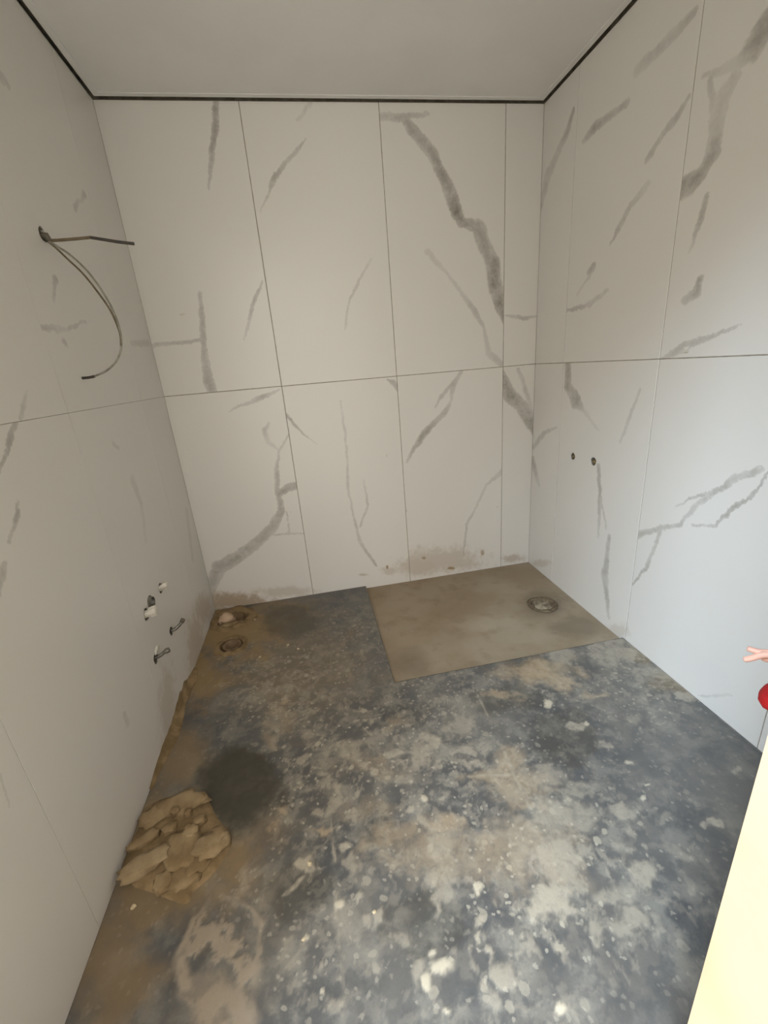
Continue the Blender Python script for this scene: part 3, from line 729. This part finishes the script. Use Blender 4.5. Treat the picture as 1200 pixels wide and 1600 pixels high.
# ------------------------------------------------------------------ heap of broken mortar by the left wall
def hc(x, y): return (100 + x / 3, 1180 + y / 3)
H0 = hitF(*hc(520, 450))
e = empty('mortar_heap', (H0.x, H0.y, 0), 'heap of broken tan mortar clods against the foot of the wall', 'mortar heap')
out = [(370,250),(450,205),(560,185),(665,195),(720,290),(790,390),(745,500),(680,580),(610,640),(570,700),(420,650),(330,620),(258,550),(300,440),(350,330)]
poly = [hitF(*hc(x, y)) - H0 for x, y in out]
bm = bmesh.new(); rings = []
pl = smooth_path([Vector((q.x, q.y, 0)) for q in poly + poly[:1]], 4)[:-1]
for s, hh in ((1.0, -.002), (.96, .004), (.85, .010), (.65, .013), (.4, .014), (.15, .015)):
    ring = []
    for q in pl:
        x = max(q.x * s, -H0.x + .001); y = q.y * s
        ring.append(bm.verts.new((x, y, hh + (.008 * vnoise(x, y, 0, 22) + .005 * vnoise(x, y, 5, 50) if hh > .01 else 0))))
    rings.append(ring)
n = len(pl)
for a, b_ in zip(rings, rings[1:]):
    for k in range(n): bm.faces.new((a[k], a[(k + 1) % n], b_[(k + 1) % n], b_[k]))
bm.faces.new(rings[-1])
link('mortar_bed', bm, M['sand'], e, True)
clods = [((385, 415), 60, 28, .022, .45), ((375, 540), 105, 46, .034, .38), ((560, 460), 78, 95, .026, .1), ((695, 440), 82, 62, .032, .5), ((470, 612), 42, 48, .022, 0), ((505, 368), 32, 22, .030, .3),
         ((600, 380), 34, 34, .028, .2), ((560, 240), 110, 50, .018, 0), ((430, 300), 60, 45, .016, .3), ((560, 590), 70, 50, .016, -.2), ((530, 290), 20, 16, .034, 0), ((590, 300), 18, 14, .032, .3), ((640, 330), 30, 22, .026, .4), ((320, 450), 20, 16, .02, 0), ((640, 530), 60, 40, .02, .6)]
for k, ((x, y), rx, ry, rz, a) in enumerate(clods):
    c = hitF(*hc(x, y)); ex = (hitF(*hc(x + rx, y)) - hitF(*hc(x - rx, y))).length / 2; ey = (hitF(*hc(x, y + ry)) - hitF(*hc(x, y - ry))).length / 2
    q = c - H0; q.x = max(q.x, -H0.x + ex * 1.12 + .002); q.z = .008
    link('mortar_clod', lump(q, ex, ey, rz, rot=a, rough=.42, seed=k * 1.9 + .4, fr=2.2, top=.4), M['mortar_pale'] if k in (1, 3) else M['mortar'], e, True)

# loose crumbs of plaster on the floor
NEAR = ['beside the plugged waste pipe', 'between waste pipes and screed', 'between waste pipes and screed', 'before the unplugged waste pipe', 'below the mortar heap', 'beside the short diagonal plaster streak', 'beside the long pale scratch', 'beside the ring-shaped plaster stain']
crumbs = [(398, 968, .010), (450, 1008, .012), (466, 1014, .013), (406, 1027, .011), (208, 1417, .012), (484, 1350, .013), (585, 1425, .010), (475, 1468, .010)]
for k, (x, y, r) in enumerate(crumbs):
    p = hitF(x, y)
    o = link('plaster_crumb', lump((0, 0, -.001), r * .62, r * .5, r * .28, rot=k, seed=k * 2.3, sub=2, rough=.5), simple('crumb', srgb(214, 198, 166), .9, srgb(190, 172, 138), 60) if k == 0 else bpy.data.materials['crumb'], smooth=True)
    o.location = p; tag(o, 'small pale crumb of dried plaster ' + NEAR[k], 'crumb', 'plaster crumbs scattered on the floor')

# ------------------------------------------------------------------ white levelling clips left in the joints, small pale specks on the tiles
def clip(px, py, side, w_, h_, d_, lab):
    p = HIT[side](px, py)
    a = {'B': ((-w_, -d_, -h_), (w_, .002, h_)), 'R': ((-d_, -w_, -h_), (.002, w_, h_))}[side]
    o = link('tile_clip', box(a[0], a[1], .0008), M['white_plastic']); o.location = p
    tag(o, lab, 'tile clip', 'leftover white tile clips')
clip(635, 797, 'B', .0035, .010, .006, 'white tile clip left in the vertical joint above the shower screed')
clip(1074, 546, 'R', .006, .009, .008, 'white tile clip left on the horizontal joint under a grey vein')
for (x, y, a, b_, lab) in ((604, 711, .004, .011, 'short white speck low on the tiled wall beside the middle joint'), (777, 792, .006, .006, 'round white dot beside the narrow corner tile column'), (285, 491, .014, .005, 'wide pale speck on the upper tile beside the corner'), (455, 800, .003, .004, 'tiny pale dot beside the forked grey vein')):
    p = hitB(x, y)
    bm = lump((0, 0, 0), a, .0025, b_, seed=x, sub=2, flat=.9); bmesh.ops.translate(bm, verts=bm.verts, vec=(0, 0, -.9 * b_))
    o = link('pale_speck', bm, M['white_plastic'], smooth=True); o.location = p
    tag(o, lab, 'plaster splash', 'pale specks on the tiles')

# ------------------------------------------------------------------ person just inside the doorway, by the bright wall end
def at(px, py, dh):
    d_ = ray(px, py); return CAM + d_ * (dh / math.hypot(d_.x, d_.y))
def skin_mesh(nodes, edges, sub=2, root=0):
    """nodes: [(co, rx, ry)]"""
    me = bpy.data.meshes.new('skin'); me.from_pydata([tuple(n_[0]) for n_ in nodes], edges, [])
    o_ = bpy.data.objects.new('skin', me); COL.objects.link(o_)
    o_.modifiers.new('s', 'SKIN'); sv = me.skin_vertices[0].data
    for k, n_ in enumerate(nodes): sv[k].radius = (n_[1], n_[2]); sv[k].use_root = (k == root)
    md = o_.modifiers.new('sub', 'SUBSURF'); md.levels = sub; md.render_levels = sub
    bpy.context.view_layer.update()
    out_ = bpy.data.meshes.new_from_object(o_.evaluated_get(bpy.context.evaluated_depsgraph_get()))
    bpy.data.objects.remove(o_); bpy.data.meshes.remove(me); return out_
M['skin'] = simple('skin', srgb(226, 178, 158), .55, srgb(214, 162, 142), 12)
M['red'] = simple('red_jersey', srgb(198, 22, 26), .8, srgb(176, 14, 20), 30, bmp=.2)
M['denim'] = simple('dark_trousers', srgb(56, 62, 78), .85, srgb(44, 50, 64), 40)
M['shoe'] = simple('grey_shoe', srgb(120, 118, 116), .7, srgb(100, 98, 96), 40)
M['hair'] = simple('brown_hair', srgb(72, 52, 36), .7, srgb(52, 38, 26), 60, bmp=.4)
M['eye'] = simple('eye_white', srgb(236, 232, 226), .3); M['iris'] = simple('dark_iris', srgb(48, 34, 26), .3); M['lip'] = simple('lips', srgb(190, 112, 104), .5)
cb = at(1312, 1092, 1.04); BX, BY = cb.x, cb.y
fw = Vector((-.515, .857, 0)); lf = Vector((-.857, -.515, 0)); up = Vector((0, 0, 1))
person = empty('person', (BX, BY, 0), 'person in a red top holding two fingers out beside the bright wall end', 'person')
B_ = lambda f, l, z: fw * f + lf * l + up * z            # body frame, relative to the person's base
rel = lambda v: v - Vector((BX, BY, 0))
wr = rel(at(1228, 1022, .968)); pm = rel(at(1200, 1021, .96)); kn = rel(at(1190, 1020, .958))
EL = rel(at(1221, 1092, .975)); SH = B_(.0, .095, .655)
HB = -.055                            # hips and legs stand back from the belly
nodes = [(B_(HB, 0, .42), .070, .065), (B_(-.01, 0, .50), .075, .072), (B_(.0, 0, .60), .080, .07), (B_(-.005, 0, .675), .05, .045), (B_(0, 0, .715), .036, .036), (B_(.005, 0, .755), .05, .05),
 (B_(.008, 0, .81), .078, .086), (B_(.004, 0, .865), .07, .076), (B_(0, 0, .90), .035, .04),
 (SH, .036, .036), (EL, .030, .030), (wr, .018, .018), (pm, .019, .014),
 (B_(-.005, -.095, .655), .036, .036), (B_(-.05, -.125, .54), .029, .029), (B_(-.02, -.135, .435), .020, .020), (B_(-.01, -.135, .395), .022, .015), (B_(0, -.135, .355), .014, .010),
 (B_(HB, .05, .37), .060, .060), (B_(HB + .005, .055, .22), .046, .046), (B_(HB - .02, .06, .06), .030, .030), (B_(HB + .02, .065, .022), .026, .02),
 (B_(HB, -.05, .37), .060, .060), (B_(HB + .005, -.055, .22), .046, .046), (B_(HB - .02, -.06, .06), .030, .030), (B_(HB + .02, -.065, .022), .026, .02)]
edges = [(0, 1), (1, 2), (2, 3), (3, 4), (4, 5), (5, 6), (6, 7), (7, 8), (3, 9), (9, 10), (10, 11), (11, 12), (3, 13), (13, 14), (14, 15), (15, 16), (16, 17),
         (0, 18), (18, 19), (19, 20), (20, 21), (0, 22), (22, 23), (23, 24), (24, 25)]
body = skin_mesh(nodes, edges)
bmb = bmesh.new(); bmb.from_mesh(body)
def add_finger(pts, r0, r1):
    n_ = len(pts); pp = smooth_path(pts, 5); m_ = len(pp)
    b2 = tube(pp, [r0 + (r1 - r0) * k / (m_ - 1) if k < m_ - 1 else r1 * .55 for k in range(m_)], 10)
    tmp = bpy.data.meshes.new('f'); b2.to_mesh(tmp); b2.free(); bmb.from_mesh(tmp); bpy.data.meshes.remove(tmp)
R_ = lambda x, y, dh: rel(at(x, y, dh))
add_finger([R_(1203, 1020, .96), R_(1188, 1019, .958), R_(1177, 1016, .957), R_(1167, 1013, .957)], .0066, .0050)      # index finger
add_finger([R_(1205, 1024, .957), R_(1192, 1023, .953), R_(1176, 1028, .951), R_(1162, 1031, .950)], .0068, .0054)     # thumb
for k in range(3):                                                                                                    # curled fingers
    dz = .010 * k
    add_finger([R_(1204, 1022, .965 + dz), R_(1194, 1020, .968 + dz), R_(1190, 1024, .970 + dz), R_(1196, 1030, .966 + dz), R_(1203, 1029, .962 + dz)], .0066, .0052)
# face: nose, ears, brow
def add_lump(c, rx, ry, rz):
    b2 = bmesh.new(); bmesh.ops.create_uvsphere(b2, u_segments=12, v_segments=8, radius=1)
    for v in b2.verts: v.co = Vector(c) + fw * v.co.x * rx + lf * v.co.y * ry + up * v.co.z * rz
    return b2
def join(b2):
    tmp = bpy.data.meshes.new('f'); b2.to_mesh(tmp); b2.free(); bmb.from_mesh(tmp); bpy.data.meshes.remove(tmp)
FX = .082
join(add_lump(B_(FX + .006, 0, .795), .012, .010, .012)); join(add_lump(B_(.0, .078, .80), .016, .008, .022)); join(add_lump(B_(.0, -.078, .80), .016, .008, .022))
link('body', bmb, M['skin'], person, True)
# clothes
rt = [(B_(HB, 0, .40), .086, .080), (B_(.0, 0, .545), .100, .100), (B_(.0, 0, .61), .094, .085), (B_(-.005, 0, .668), .062, .055),
      (SH, .052, .052), (EL, .066, .066), (EL * .66 + wr * .34, .046, .046),
      (B_(-.005, -.095, .652), .046, .046), (B_(-.05, -.127, .54), .039, .039), (B_(-.028, -.134, .455), .031, .031)]
link('red_top', skin_mesh(rt, [(0, 1), (1, 2), (2, 3), (3, 4), (4, 5), (5, 6), (3, 7), (7, 8), (8, 9)]), M['red'], person, True)
tr = [(B_(HB, 0, .42), .080, .076), (B_(HB, .05, .36), .068, .068), (B_(HB + .005, .055, .22), .055, .055), (B_(HB - .02, .06, .06), .044, .044), (B_(HB, -.05, .36), .068, .068), (B_(HB + .005, -.055, .22), .055, .055), (B_(HB - .02, -.06, .06), .044, .044)]
link('trousers', skin_mesh(tr, [(0, 1), (1, 2), (2, 3), (0, 4), (4, 5), (5, 6)]), M['denim'], person, True)
for sgn in (1, -1):
    b2 = add_lump(B_(HB + .012, .062 * sgn, .022), .070, .036, .036)
    for v in b2.verts: v.co.z = max(v.co.z, .001)
    link('shoe', b2, M['shoe'], person, True)
    link('eye', add_lump(B_(FX - .008, .030 * sgn, .812), .012, .013, .010), M['eye'], person, True)
    link('iris', add_lump(B_(FX + .0015, .030 * sgn, .812), .004, .006, .006), M['iris'], person, True)
link('mouth', add_lump(B_(FX - .008, 0, .770), .010, .018, .005), M['lip'], person, True)
b2 = add_lump(B_(-.008, 0, .835), .094, .092, .084)
for v in b2.verts:
    q_ = v.co - B_(0, 0, .835); f_ = q_.dot(fw)
    if f_ > .03 and q_.z < .045: v.co -= fw * (f_ - .02)
    v.co += Vector((1, 1, 1)) * .004 * vnoise(v.co.x, v.co.y, v.co.z, 40)
link('hair', b2, M['hair'], person, True)
